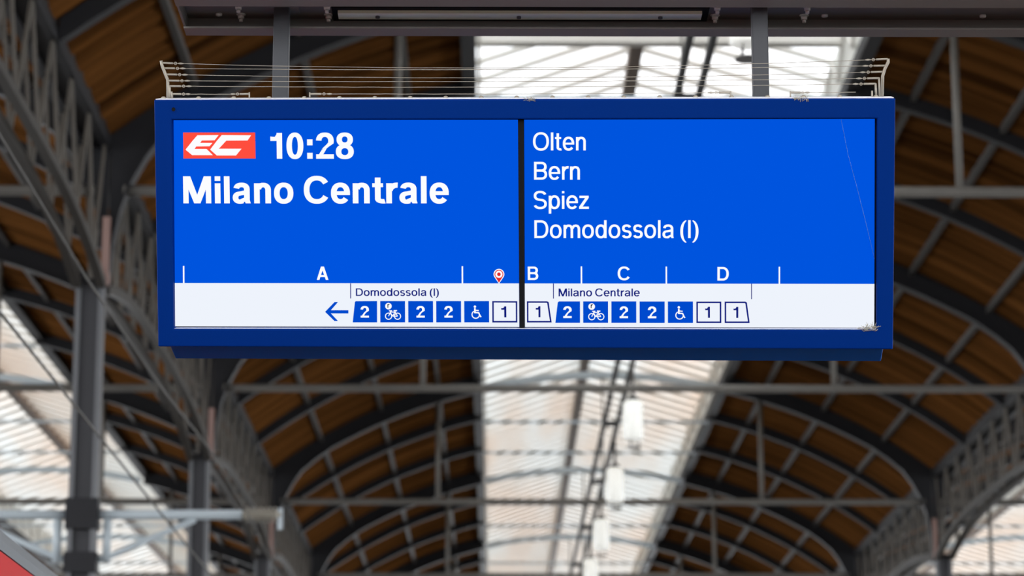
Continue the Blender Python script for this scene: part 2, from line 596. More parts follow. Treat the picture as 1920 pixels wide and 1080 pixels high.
# ------------------------------------------------------------------ overhead line supports at the left
def cantilever(s, label, x0):
    t = thing('cantilever_arm', label, 'cantilever', (x0, 37.0, EYE + 5.38), 'cantilever arms on the first column')
    t.scale = (1.25, 1.25, 1.25)
    MB().tube([(s * 0.0, 0, 0), (s * 1.56, 0, 0)], 0.055, 12).build('arm_tube', M['arm'], t)
    MB().tube([(s * 0.10, 0, -0.05), (s * 0.10, 0, -0.52)], 0.045, 10).build('drop_tube', M['arm'], t)
    MB().tube([(s * 0.0, 0, -0.48), (s * 0.12, 0, -0.46), (s * 1.05, 0, -0.05)], 0.035, 10).build('strut', M['arm'], t)
    pts, rs = [(s * 1.56, 0, 0)], [0.05]
    for k in range(7):
        x = 1.60 + 0.05 * k
        pts += [(s * x, 0, 0), (s * (x + 0.008), 0, 0), (s * (x + 0.022), 0, 0), (s * (x + 0.03), 0, 0)]
        rs += [0.04, 0.085, 0.085, 0.04]
    pts.append((s * 1.98, 0, 0)); rs.append(0.035)
    MB().tube(pts, rs, 14).build('insulator', M['insulator'], t)
    MB().bar((s * 1.97, 0, 0.07), (s * 1.97, 0, -0.16), 0.05, 0.05).build('wire_clamp', M['arm'], t)
    return t
cantilever(1, 'pale cantilever arm with ribbed insulator reaching right from the big left column', -5.36)
cantilever(-1, 'pale cantilever arm reaching left from the big left column', -5.78)
def wire(x, z0, sag, label):
    pts = [(x + 0.01 * math.sin(k), 6 + 4.4 * k, EYE + z0 - sag * math.sin(math.pi * ((k * 4.4) % 24) / 24)) for k in range(26)]
    tag(MB().tube(pts, 0.010, 6).build('overhead_wire', M['wire']), label, 'wire', 'overhead line wires at the left')
wire(-2.96, 3.55, 0.0, 'thin dark contact wire running away above the left track, lower of two')
wire(-2.93, 4.85, 0.35, 'thin dark sagging wire running away above the left track, upper of two')
wire(-6.9, 4.6, 0.3, 'thin dark wire running away left of the big column')

# ------------------------------------------------------------------ the train in the lower left corner
t = thing('passenger_train', 'red train with dark grey roof edge in the lower left corner', 'train', (-3.05, 2.0, -0.55))
b = EYE + 0.55
sec = [(1.35, 0.35), (1.35, b + 1.245), (-1.35, b + 1.245), (-1.35, 0.35)]
MB().hexa([(x, -18, z) for x, z in sec], [(x, 14.5, z) for x, z in sec]).build('body', M['train_red'], t)
sec = [(1.35, b + 1.25), (1.345, b + 1.29), (1.30, b + 1.345), (1.15, b + 1.47), (0.85, b + 1.62), (0.4, b + 1.71), (-0.4, b + 1.71), (-0.85, b + 1.62), (-1.15, b + 1.47), (-1.30, b + 1.345), (-1.345, b + 1.29), (-1.35, b + 1.25)]
MB().hexa([(x, -18, z) for x, z in sec], [(x, 14.5, z) for x, z in sec]).build('roof', M['train_grey'], t)
for k in range(12):
    MB().box(1.345, 1.356, -16.5 + 2.4 * k, -14.9 + 2.4 * k, 1.75, 2.65).build('window', M['train_glass'], t)
for yy in (-14, -11.5, 7.5, 10):
    MB().tube([(-1.2, yy, 0.46), (1.2, yy, 0.46)], 0.46, 20).build('wheelset', M['dark_steel'], t)

# ------------------------------------------------------------------ the platform display
M['thread'] = mat('spider_silk', (120, 150, 200), 0.6)
M['thread'].node_tree.nodes['Principled BSDF'].inputs['Alpha'].default_value = 0.35
SIGN = Matrix(((0.99754, -0.00600, -0.06988), (-0.06817, -0.31742, -0.94583), (-0.01650, 0.94827, -0.31705))).to_4x4()
SIGN.translation = Vector((0.0804, 7.7757, 3.6371))
HH = 0.7293 / 2
HW = 1.08
D = thing('departure_display', 'wide blue framed platform departure display with two lit screens, hanging from the beam', 'display')
D.matrix_world = SIGN

inner = [(-1.0293, 0.3061), (1.0290, 0.3060), (1.0322, -0.3067), (-1.0324, -0.3108)]
f = MB()
bm = f.bm
outer = [(-HW, HH), (HW, HH), (HW, -HH), (-HW, -HH)]
def loop(pts, z):
    return [bm.verts.new((p[0], p[1], z)) for p in pts]
of, nf, ob, nb = loop(outer, 0), loop(inner, 0), loop(outer, -0.105), loop(inner, -0.105)
for k in range(4):
    j = (k + 1) % 4
    for q in ((of[k], of[j], nf[j], nf[k]), (ob[k], nb[k], nb[j], ob[j]), (of[k], ob[k], ob[j], of[j]), (nf[k], nf[j], nb[j], nb[k])):
        bm.faces.new(q)
f.build('bezel', M['frame'], D, bevel=0.004, seg=3)
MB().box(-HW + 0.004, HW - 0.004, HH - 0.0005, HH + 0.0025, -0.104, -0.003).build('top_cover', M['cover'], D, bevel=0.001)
MB().slab([(inner[3][0], inner[3][1]), (inner[2][0], inner[2][1]), (inner[2][0], inner[2][1] + 0.0005), (inner[3][0], inner[3][1] + 0.0005)], -0.03, -0.003).build('lip_highlight', M['cover'], D)  # bright reflection along the inner ledge, added as a pale strip
MB().hexa([(-1.056, y, z) for y, z in ((0.35, -0.05), (-0.3640, -0.05), (-0.417, -0.145), (-0.417, -0.17), (-0.36, -0.25), (0.35, -0.25))],
          [(1.056, y, z) for y, z in ((0.35, -0.05), (-0.3640, -0.05), (-0.417, -0.145), (-0.417, -0.17), (-0.36, -0.25), (0.35, -0.25))]).build('housing', M['tray'], D, bevel=0.003)
MB().slab([(p[0] * 1.004, p[1] * 1.01) for p in inner], -0.05, -0.033).build('gasket', M['gasket'], D)
ZS = -0.025
lscr = MB().slab([(-1.0277, 0.3035), (-0.0126, 0.3032), (-0.0104, -0.3056), (-1.0323, -0.3066)], -0.04, ZS).build('screen', M['scr_blue'], D)
rscr = MB().slab([(0.0062, 0.3032), (1.0233, 0.3040), (1.0268, -0.3045), (0.0066, -0.3056)], -0.04, ZS).build('screen', M['scr_blue'], D)
lscr['label'] = 'left lit screen with departure time and destination'
rscr['label'] = 'right lit screen with the list of stops'
MB().slab([(-0.0119, 0.3041), (0.0056, 0.3041), (0.0059, -0.3078), (-0.0098, -0.3078)], -0.04, ZS + 0.006).build('divider', M['gasket'], D, bevel=0.002)

# ------------------------------------------------------------------ grotesque lettering, drawn from strokes (capitals are 100 high)
XH = 75.0
def arc(cx, cy, rx, ry, v, h, a0=0, a1=360):
    def pt(a, p, q):
        c_, s_ = math.cos(math.radians(a)), math.sin(math.radians(a))
        e = 2 / 2.25
        return (cx + p * math.copysign(abs(c_) ** e, c_), cy + q * math.copysign(abs(s_) ** e, s_))
    n = max(3, int(abs(a1 - a0) / 6))
    A = [a0 + (a1 - a0) * k / n for k in range(n + 1)]
    o, i = [pt(a, rx, ry) for a in A], [pt(a, rx - v, ry - h) for a in A]
    return [[o[k], o[k + 1], i[k + 1], i[k]] for k in range(n)]
def rc(x0, y0, x1, y1):
    return [[(x0, y0), (x1, y0), (x1, y1), (x0, y1)]]
def glyph(ch, v, h):
    """-> (polygons, left edge gap, body width, right edge gap)"""
    t = (v - 14.2) / 6.3
    def wd(r, b):
        return r + (b - r) * t
    if ch == ' ':
        return [], 0, 25 + 4 * t, 0
    if ch in 'il':
        g = rc(0, 0, v, 100 if ch == 'l' else XH - 1)
        return g + (rc(0, 100 - h, v, 100) if ch == 'i' else []), 6.5, v, 6.5
    if ch == 'I':
        return rc(0, 0, v, 100), 7, v, 7
    if ch == 'M':
        w = wd(92, 102)
        k = v * 1.12
        return (rc(0, 0, v * .95, 100) + rc(w - v * .95, 0, w, 100) + [[(0, 100), (k * 1.15, 100), (w / 2 + k * .5, 0), (w / 2 - k * .5, 0)]]
                + [[(w, 100), (w - k * 1.15, 100), (w / 2 - k * .5, 0), (w / 2 + k * .5, 0)]]), 7, w, 7
    if ch in 'nm':
        w = wd(56, 61.5) if ch == 'n' else wd(94, 100)
        g = rc(0, 0, v, XH - 1)
        W_ = w if ch == 'n' else (w + v) / 2
        for x in ((0,) if ch == 'n' else (0, W_ - v)):
            g += arc(x + W_ / 2 + v * .12, XH - 27, W_ / 2 - v * .12, 28, v, h, 0, 168) + rc(x + W_ - v, 0, x + W_, XH - 26)
        return g, 6.5, w, 6.5
    if ch == 'o':
        w = wd(66, 70.5)
        return arc(w / 2, XH / 2, w / 2, XH / 2 + 1.5, v, h), 4.5, w, 4.5
    if ch in 'pd':
        w = wd(63, 68)
        if ch == 'p':
            return arc(w / 2 + 1, XH / 2, w / 2 - 1, XH / 2 + 1.5, v, h) + rc(0, -27, v, XH - 1), 6.5, w, 4.5
        return arc(w / 2 - 1, XH / 2, w / 2 - 1, XH / 2 + 1.5, v, h) + rc(w - v, 0, w, 100), 4.5, w, 6.5
    if ch == 'e':
        w = wd(65, 69)
        return arc(w / 2, XH / 2, w / 2, XH / 2 + 1.5, v, h, 0, 322) + rc(v * .6, XH / 2 - h * .42, w, XH / 2 + h * .42), 4.5, w, 3.5
    if ch == 'a':
        w = wd(64, 66.5)
        s = w - v * .22
        return (arc(s / 2 + 1.5, XH - 23, s / 2 - 1.5, 24.5, v, h, 0, 170) + rc(s - v, 9, s, XH - 22)
                + [[(s - v, 12), (s, 12), (w - v * .05, 0), (w - v * .95, 0)]]
                + arc(w * .40, 21.0, w * .40, 22.5, v, h * .9, 78, 300) + [[(w * .36, 43.5), (w * .36, 43.5 - h * .88), (s - v * .6, 47 - h * .9), (s - v * .6, 49)]]
                + [[(w * .38, -1.5), (s - v * .4, 10), (s - v * .4, 10 + h), (w * .38, h * .9 - 1.5)]]), 4.5, w, 5
    if ch == 'r':
        w = wd(37, 41)
        return rc(0, 0, v, XH - 1) + arc(w * .98, XH - 34, w * .98 - v * .12, 35.5, v, h * 1.12, 88, 168), 6.5, w, 2
    if ch == 't':
        w = wd(36, 40)
        x = w * .24
        return rc(x, 14, x + v, 95) + rc(0, XH - 1 - h * .85, w - 1, XH - 1) + arc(x + v + w * .26, 18, w * .26 + v, 18.6, v, h * .95, 180, 282), 3, w, 4
    if ch == 'z':
        w = wd(55, 58)
        return rc(2, XH - 1 - h, w - 1, XH - 1) + rc(0, 0, w, h) + [[(0, h * .9), (v * 1.3, h * .9), (w - 1, XH - 1 - h * .9), (w - 1 - v * 1.3, XH - 1 - h * .9)]], 3, w, 3
    if ch in 'sS':
        H_ = XH if ch == 's' else 100
        w = wd(55, 60) if ch == 's' else wd(75, 80)
        r1 = (H_ * .49 + h / 2 + 1) / 2
        r2 = (H_ * .51 + h / 2 + 1) / 2
        k = 1.0
        return (arc(w / 2, H_ + 1.5 - r1, w / 2 - 1.5, r1, v, h, 18, 270) + arc(w / 2, r2 - 1.5, w / 2, r2, v, h, 90, -162)), 4, w, 4
    if ch == 'C':
        w = wd(88, 91)
        return arc(w * .52, 50, w * .52, 51.5, v, h, 32, 328), 4.5, w, 3
    if ch == 'O':
        w = wd(91, 96)
        return arc(w / 2, 50, w / 2, 51.5, v, h), 4.5, w, 4.5
    if ch == 'D':
        w = wd(79, 84)
        m_ = w * .46
        return rc(0, 0, v, 100) + rc(0, 0, m_, h) + rc(0, 100 - h, m_, 100) + arc(m_, 50, w - m_, 50, v, h, -90, 90), 7, w, 4.5
    if ch == 'B':
        w = wd(74, 78)
        m_ = w * .56
        r1, r2 = (48 + h) / 2, (52 + h * .0) / 2
        return (rc(0, 0, v, 100) + rc(0, 0, m_, h) + rc(0, 100 - h, m_, 100) + rc(0, 52 - h * .55, m_, 52 + h * .45)
                + arc(m_, 100 - (48 + h * .55) / 2, w - m_ - 2.5, (48 + h * .55) / 2, v, h, -90, 90) + arc(m_, (52 + h * .45) / 2, w - m_, (52 + h * .45) / 2, v, h, -90, 90)), 7, w, 4.5
    if ch == 'A':
        w = wd(84, 88)
        k = v * 1.1
        return [[(0, 0), (k, 0), (w / 2 + k * .52, 100), (w / 2 - k * .58, 100)], [(w, 0), (w - k, 0), (w / 2 - k * .52, 100), (w / 2 + k * .58, 100)],
                [(w * .2, 22), (w * .8, 22), (w * .8, 22 + h), (w * .2, 22 + h)]], 1, w, 1
    if ch == '0':
        w = 63
        return arc(w / 2, 50, w / 2, 51.5, v, h), 5, w, 5
    if ch == '1':
        w = wd(38, 44)
        return rc(w - v, 0, w, 100) + [[(0, 69), (0, 69 + h), (w - v - 1, 82 + h * .1), (w - v - 1, 69)], [(w - v - 8, 69), (w - v - 8, 83), (w - v * .85, 100), (w - v * .85, 69)]], 4, w, 11
    if ch == '2':
        w = 66
        return (arc(w / 2, 69, w / 2, 32.5, v, h, -18, 178) + rc(0, 0, w, h)
                + [[(0, 0), (v * 1.28, h * .95), (w * .60, 40), (w * .34, 40 - h * .2)], [(w * .34, 39), (w * .58, 39), (w * .985, 62), (w - v * .98, 62)], [(w * .36, 36), (w * .66, 44), (w * .96, 58), (w - v * 1.0, 63)]]), 4, w, 4
    if ch == '8':
        w = 67
        return arc(w / 2, 74.5, w / 2 - 3, 27, v * .98, h * .9) + arc(w / 2, 27.5, w / 2, 29, v, h * .92), 3.5, w, 4
    if ch == ':':
        return rc(0, 0, v, h * 1.35) + rc(0, XH - h * 1.35, v, XH), 9, v, 9
    if ch in '()':
        w = 31
        g = arc(w + 22, 37, w + 22, 68, v * 1.08, 3, 180 - 66, 180 + 66)
        g = [[p for p in q] for q in g]
        if ch == ')':
            g = [[(w - x, y) for x, y in q] for q in g]
        return g, 6, w, 6
    return [], 0, 20, 0

def text(name, s, p0, p1, cap, wt, m, parent, z=0.0012):
    """Lettering on a screen: left and right ends of the baseline, height of the capitals, stroke weight."""
    v, h = wt
    bm = bmesh.new()
    x, prev, out = 0.0, None, []
    for ch in s:
        g, l, w, r = glyph(ch, v, h)
        if prev is not None:
            x += l
        out += [[(x + px, py) for px, py in q] for q in g]
        x += w + r
        prev = r
    total = x - prev
    a, d = Vector(p0), Vector(p1) - Vector(p0)
    e = d.normalized()
    nrm = Vector((-e.y, e.x))
    kx, ky = d.length / total, cap / 100
    for q in out:
        pts = [a + e * (px * kx) + nrm * (py * ky) for px, py in q]
        try:
            f_ = bm.faces.new([bm.verts.new((p.x, p.y, ZS + z)) for p in pts])
            f_.normal_update()
            if f_.normal.z < 0:
                f_.normal_flip()
        except ValueError:
            pass
    bmesh.ops.remove_doubles(bm, verts=bm.verts, dist=1e-6)
    me = bpy.data.meshes.new(name)
    bm.to_mesh(me)
    bm.free()
    return link(name, me, m, parent)
BOLD, SEMI, BOOK, TEXT = (20.5, 17.0), (17.5, 15.0), (14.4, 12.6), (16.0, 14.0)

def flat(name, m, parent, *polys, z=0.0006, t=0.0005):
    b_ = MB()
    for p in polys:
        b_.slab(p, ZS + z - t, ZS + z)
    return b_.build(name, m, parent)

W, R_, P_, N, B_, K = M['ink_white'], M['ink_red'], M['ink_pin'], M['ink_navy'], M['ink_blue'], M['ink_black']
# left screen
flat('info_band', M['scr_white'], lscr, [(-1.0313, -0.1776), (-0.0109, -0.1767), (-0.0104, -0.3056), (-1.0323, -0.3066)])
flat('train_category_panel', R_, lscr, [(-0.9997, 0.2675), (-0.7860, 0.2672), (-0.7858, 0.1907), (-1.0000, 0.1909)])
flat('train_category_logo', W, lscr,
     [(-0.8943, 0.2597), (-0.9574, 0.2593), (-0.9712, 0.2440), (-0.9446, 0.2439), (-0.9066, 0.2444)],
     [(-0.9712, 0.2440), (-0.9932, 0.2171), (-0.9869, 0.2116), (-0.9662, 0.2192), (-0.9613, 0.2267), (-0.9495, 0.2367), (-0.9446, 0.2439)],
     [(-0.9491, 0.2369), (-0.9617, 0.2264), (-0.9217, 0.2270), (-0.9130, 0.2368)],
     [(-0.9932, 0.2171), (-0.9738, 0.2008), (-0.9123, 0.2007), (-0.9307, 0.2191), (-0.9662, 0.2192)],
     [(-0.8851, 0.2597), (-0.7980, 0.2590), (-0.8088, 0.2438), (-0.8718, 0.2434), (-0.8993, 0.2436)],
     [(-0.8993, 0.2436), (-0.9200, 0.2172), (-0.9115, 0.2106), (-0.8943, 0.2197), (-0.8718, 0.2434)],
     [(-0.9200, 0.2172), (-0.9006, 0.1998), (-0.8436, 0.1997), (-0.8270, 0.2196), (-0.8943, 0.2197)], z=0.0014)
text('departure_time_text', '10:28', (-0.7412, 0.1901), (-0.4948, 0.1899), 0.0758, BOLD, W, lscr)
text('destination_text', 'Milano Centrale', (-1.0020, 0.0587), (-0.2160, 0.0589), 0.0798, BOLD, W, lscr)
text('sector_letter', 'A', (-0.6083, -0.1676), (-0.5735, -0.1675), 0.0396, SEMI, W, lscr)
for a in ([(-1.0066, -0.1267), (-1.0022, -0.1267), (-1.0027, -0.1790), (-1.0071, -0.1790)], [(-0.1795, -0.1261), (-0.1751, -0.1261), (-0.1752, -0.1780), (-0.1796, -0.1780)]):
    flat('sector_tick', W, lscr, a)
flat('section_tick', N, lscr, [(-0.5093, -0.1775), (-0.5068, -0.1775), (-0.5071, -0.2223), (-0.5096, -0.2223)], z=0.0012)
text('section_text', 'Domodossola (I)', (-0.4926, -0.2147), (-0.2469, -0.2141), 0.0225, TEXT, N, lscr)
flat('direction_arrow', B_, lscr,
     [(-0.5846, -0.2621), (-0.5564, -0.2332), (-0.5460, -0.2332), (-0.5674, -0.2573), (-0.5745, -0.2621)],
     [(-0.5846, -0.2621), (-0.5745, -0.2621), (-0.5675, -0.2668), (-0.5465, -0.2892), (-0.5570, -0.2893)],
     [(-0.5782, -0.2573), (-0.5153, -0.2572), (-0.5154, -0.2667), (-0.5783, -0.2668)], z=0.0012)
def box2(x0, y0, x1, y1):
    return [x0, y0, x1, y1]
flat('coach_symbol', B_, lscr, [(-0.4934, -0.2302), (-0.4301, -0.2297), (-0.4305, -0.2930), (-0.5028, -0.2932), (-0.4959, -0.2331)], z=0.0012)
flat('coach_symbol', B_, lscr, [(-0.4208, -0.2297), (-0.3472, -0.2295), (-0.3474, -0.2927), (-0.4210, -0.2930)], z=0.0012)
flat('coach_symbol', B_, lscr, [(-0.3379, -0.2295), (-0.2644, -0.2293), (-0.2645, -0.2925), (-0.3380, -0.2927)], z=0.0012)
flat('coach_symbol', B_, lscr, [(-0.2551, -0.2293), (-0.1817, -0.2291), (-0.1817, -0.2922), (-0.2552, -0.2925)], z=0.0012)
flat('coach_symbol', B_, lscr, [(-0.1724, -0.2291), (-0.0991, -0.2289), (-0.0990, -0.2920), (-0.1724, -0.2922)], z=0.0012)
def outline(parent, o, i):
    b_ = MB()
    n = len(o)
    for k in range(n):
        j = (k + 1) % n
        b_.slab([o[k], o[j], i[j], i[k]], ZS + 0.0007, ZS + 0.0012)
    return b_.build('coach_symbol', N, parent)
outline(lscr, [(-0.0898, -0.2289), (-0.0159, -0.2290), (-0.0159, -0.2921), (-0.0898, -0.2923)], [(-0.0852, -0.2334), (-0.0205, -0.2336), (-0.0204, -0.2875), (-0.0852, -0.2877)])
text('coach_number', '2', (-0.4790, -0.2789), (-0.4543, -0.2788), 0.0340, BOLD, W, lscr, z=0.002)
text('coach_number', '2', (-0.3136, -0.2784), (-0.2890, -0.2783), 0.0340, BOLD, W, lscr, z=0.002)
text('coach_number', '2', (-0.2310, -0.2782), (-0.2064, -0.2781), 0.0340, BOLD, W, lscr, z=0.002)
text('coach_number', '1', (-0.0631, -0.2771), (-0.0480, -0.2770), 0.0327, SEMI, N, lscr, z=0.002)

def bike(parent, c):
    b_ = MB()
    u = 0.0016
    za, zb = ZS + 0.0014, ZS + 0.002
    for s in (-1, 1):
        b_.ring((c[0] + s * 8.3 * u, c[1] - 5.4 * u), 6.6 * u, 1.7 * u, za, zb)
    def ln(x0, y0, x1, y1, w=1.5):
        a, q = Vector((c[0] + x0 * u, c[1] + y0 * u)), Vector((c[0] + x1 * u, c[1] + y1 * u))
        n = (q - a).normalized() * (w * u / 2)
        n = Vector((-n.y, n.x))
        b_.slab([a - n, q - n, q + n, a + n], za, zb)
    ln(-8.3, -5.4, -4.6, 2.4); ln(-4.6, 2.4, 3.6, 2.0); ln(-4.8, 1.0, -0.6, -5.2); ln(-0.6, -5.2, 3.8, 2.6)
    ln(3.8, 2.4, 8.3, -5.4); ln(-0.6, -5.3, 8.3, -5.4); ln(-4.6, 2.2, -4.0, 4.6); ln(-7.4, 4.4, -1.6, 4.6, 1.9); ln(1.2, 4.8, 7.4, 4.8, 2.2); ln(3.6, 2.2, 4.2, 4.8)
    b_.build('bicycle_symbol', W, parent)
    MB().disc((c[0] - 8.4 * u, c[1] + 13.2 * u), 6.1 * u, za, zb).build('reservation_symbol', W, parent)
    text('reservation_letter', 'r', (c[0] - 10.2 * u, c[1] + 10.2 * u), (c[0] - 6.2 * u, c[1] + 10.2 * u), 9.4 * u, BOOK, K, parent, z=0.0026)
def wheelchair(parent, c):
    b_ = MB()
    u = 0.0016
    za, zb = ZS + 0.0014, ZS + 0.002
    b_.disc((c[0] - 1.6 * u, c[1] + 9.6 * u), 2.3 * u, za, zb)
    b_.ring((c[0] - 0.2 * u, c[1] - 5.0 * u), 7.8 * u, 1.9 * u, za, zb, a0=math.radians(118), a1=math.radians(372))
    def ln(x0, y0, x1, y1, w=2.2):
        a, q = Vector((c[0] + x0 * u, c[1] + y0 * u)), Vector((c[0] + x1 * u, c[1] + y1 * u))
        n = (q - a).normalized() * (w * u / 2)
        n = Vector((-n.y, n.x))
        b_.slab([a - n, q - n, q + n, a + n], za, zb)
    ln(-1.7, 6.6, -1.5, -2.2, 3.0); ln(-1.6, 3.0, 5.4, 2.4, 1.9); ln(-2.6, -1.4, 5.6, -1.6, 2.4); ln(5.0, -1.2, 9.0, -9.4, 2.4); ln(8.2, -9.2, 10.2, -8.4, 2.0)
    b_.build('wheelchair_symbol', W, parent)
bike(lscr, (-0.3830, -0.2658))
wheelchair(lscr, (-0.1382, -0.2609))
pin = MB()
u = 0.0016
c = (-0.0696, -0.1498)
def drop(r, tip):
    pts = [(c[0] + r * u * math.cos(math.radians(a)), c[1] + r * u * math.sin(math.radians(a))) for a in range(-28, 209, 8)]
    return pts + [(c[0], c[1] - tip * u)]
pin.slab(drop(9.9, 17.6), ZS + 0.0002, ZS + 0.0008)
pin.build('location_pin', W, lscr)
MB().slab(drop(8.2, 15.6), ZS + 0.0009, ZS + 0.0014).build('location_pin', P_, lscr)
MB().ring(c, 6.6 * u, 3.2 * u, ZS + 0.0015, ZS + 0.002).build('location_pin', W, lscr)

# right screen
flat('info_band', M['scr_white'], rscr, [(0.0064, -0.1767), (1.0264, -0.1761), (1.0268, -0.3045), (0.0066, -0.3056)])
for s, a, b_, h in (('Olten', (0.0318, 0.2138), (0.1861, 0.2137), 0.0524), ('Bern', (0.0346, 0.1283), (0.1689, 0.1283), 0.0521),
                    ('Spiez', (0.0328, 0.0427), (0.1949, 0.0427), 0.0521), ('Domodossola (I)', (0.0350, -0.0431), (0.5148, -0.0426), 0.0524)):
    text('stop_text', s, a, b_, h, BOOK, W, rscr)
text('sector_letter', 'B', (0.0152, -0.1666), (0.0462, -0.1665), 0.0396, SEMI, W, rscr)
text('sector_letter', 'C', (0.2791, -0.1664), (0.3153, -0.1663), 0.0396, SEMI, W, rscr)
text('sector_letter', 'D', (0.5702, -0.1670), (0.6034, -0.1670), 0.0399, SEMI, W, rscr)
for a in ([(0.1705, -0.1262), (0.1749, -0.1262), (0.1750, -0.1779), (0.1706, -0.1779)], [(0.4190, -0.1263), (0.4233, -0.1263), (0.4236, -0.1777), (0.4192, -0.1777)],
          [(0.7483, -0.1263), (0.7527, -0.1263), (0.7529, -0.1779), (0.7486, -0.1779)]):
    flat('sector_tick', W, rscr, a)
for a in ([(0.0892, -0.1768), (0.0917, -0.1768), (0.0917, -0.2212), (0.0892, -0.2212)], [(0.6684, -0.1762), (0.6709, -0.1762), (0.6712, -0.2216), (0.6687, -0.2216)]):
    flat('section_tick', N, rscr, a, z=0.0012)
text('section_text', 'Milano Centrale', (0.1057, -0.2145), (0.3437, -0.2139), 0.0231, TEXT, N, rscr)
outline(rscr, [(0.0122, -0.2292), (0.0721, -0.2291), (0.0765, -0.2316), (0.0851, -0.2917), (0.0123, -0.2920)],
        [(0.0167, -0.2338), (0.0705, -0.2337), (0.0721, -0.2351), (0.0798, -0.2872), (0.0168, -0.2874)])
flat('coach_symbol', B_, rscr, [(0.1066, -0.2293), (0.1685, -0.2292), (0.1685, -0.2924), (0.0958, -0.2927), (0.1031, -0.2325)], z=0.0012)
flat('coach_symbol', B_, rscr, [(0.1777, -0.2291), (0.2508, -0.2289), (0.2509, -0.2922), (0.1778, -0.2924)], z=0.0012)
flat('coach_symbol', B_, rscr, [(0.2605, -0.2289), (0.3334, -0.2287), (0.3336, -0.2919), (0.2606, -0.2922)], z=0.0012)
flat('coach_symbol', B_, rscr, [(0.3431, -0.2290), (0.4165, -0.2288), (0.4167, -0.2920), (0.3433, -0.2922)], z=0.0012)
flat('coach_symbol', B_, rscr, [(0.4258, -0.2288), (0.4992, -0.2286), (0.4995, -0.2917), (0.4261, -0.2920)], z=0.0012)
outline(rscr, [(0.5090, -0.2289), (0.5819, -0.2287), (0.5822, -0.2918), (0.5093, -0.2920)], [(0.5136, -0.2335), (0.5774, -0.2333), (0.5777, -0.2873), (0.5139, -0.2875)])
outline(rscr, [(0.5915, -0.2287), (0.6518, -0.2285), (0.6565, -0.2314), (0.6648, -0.2916), (0.5919, -0.2918)],
        [(0.5960, -0.2332), (0.6503, -0.2331), (0.6522, -0.2348), (0.6595, -0.2870), (0.5964, -0.2872)])
for a, b_ in (((0.1193, -0.2784), (0.1441, -0.2783)), ((0.2847, -0.2782), (0.3094, -0.2782)), ((0.3675, -0.2783), (0.3922, -0.2782))):
    text('coach_number', '2', a, b_, 0.0343, BOLD, W, rscr, z=0.002)
for a, b_ in (((0.0384, -0.2764), (0.0522, -0.2764)), ((0.5350, -0.2766), (0.5490, -0.2765)), ((0.6175, -0.2766), (0.6315, -0.2766))):
    text('coach_number', '1', a, b_, 0.0327, SEMI, N, rscr, z=0.002)
bike(rscr, (0.2162, -0.2655))
wheelchair(rscr, (0.4605, -0.2614))

# small fittings of the display
for k in range(21):
    x = -1.062 + 0.1045 * k
    MB().tube([(x, HH - 0.001, -0.055), (x, HH + 0.005, -0.055), (x, HH + 0.008, -0.055)], [0.008, 0.007, 0.003], 12).build('top_screw', M['zinc'], D)
hx = (-1.0225, 0.3364)
s_ = MB().ring(hx, 0.0085, 0.0025, -0.001, 0.0015, n=20).build('bezel_screw', M['frame'], D)
MB().disc(hx, 0.006, -0.001, 0.0008, 18).build('screw_hole', M['gasket'], s_)

# ------------------------------------------------------------------ bird deterrent wires on top of the display
BW = thing('bird_deterrent_wires', 'rack of thin taut bird wires between bent end rods on top of the display', 'bird wires')
BW.matrix_world = SIGN
def w3(p, z):
    return (p[0], p[1], z)
def rod(pts, r):
    MB().tube(pts, r, 8).build('end_rod', M['zinc'], BW)
ZA = (-0.094, -0.08, -0.065, -0.05)
rod([w3((-1.0563, 0.3620), -0.094), w3((-1.0562, 0.4204), -0.094), w3((-1.0616, 0.4346), -0.094), w3((-1.0729, 0.4645), -0.094), w3((-1.0752, 0.4778), -0.094)], 0.0045)
rod([w3((-1.0513, 0.3623), -0.08), w3((-1.0527, 0.4238), -0.08)], 0.0028)
rod([w3((-1.0445, 0.3627), -0.065), w3((-1.0454, 0.4052), -0.065)], 0.0032)
rod([w3((-1.0352, 0.3647), -0.05), w3((-1.0365, 0.3873), -0.05)], 0.0028)
rod([w3((1.0488, 0.3606), -0.094), w3((1.0498, 0.4273), -0.094), w3((1.0557, 0.4475), -0.094), w3((1.0656, 0.4676), -0.094), w3((1.0647, 0.4769), -0.094)], 0.0045)
rod([w3((1.0407, 0.3610), -0.08), w3((1.0380, 0.4230), -0.08)], 0.0028)
rod([w3((1.0298, 0.3614), -0.065), w3((1.0271, 0.4063), -0.065)], 0.0032)
rod([w3((1.0171, 0.3619), -0.05), w3((1.0163, 0.3850), -0.05)], 0.0028)
for p in ((-0.8058, 0.3642), (-0.6265, 0.3638), (0.6071, 0.3643), (0.7806, 0.3639)):
    rod([w3(p, -0.05), (p[0], p[1] + 0.0203, -0.05)], 0.0022)
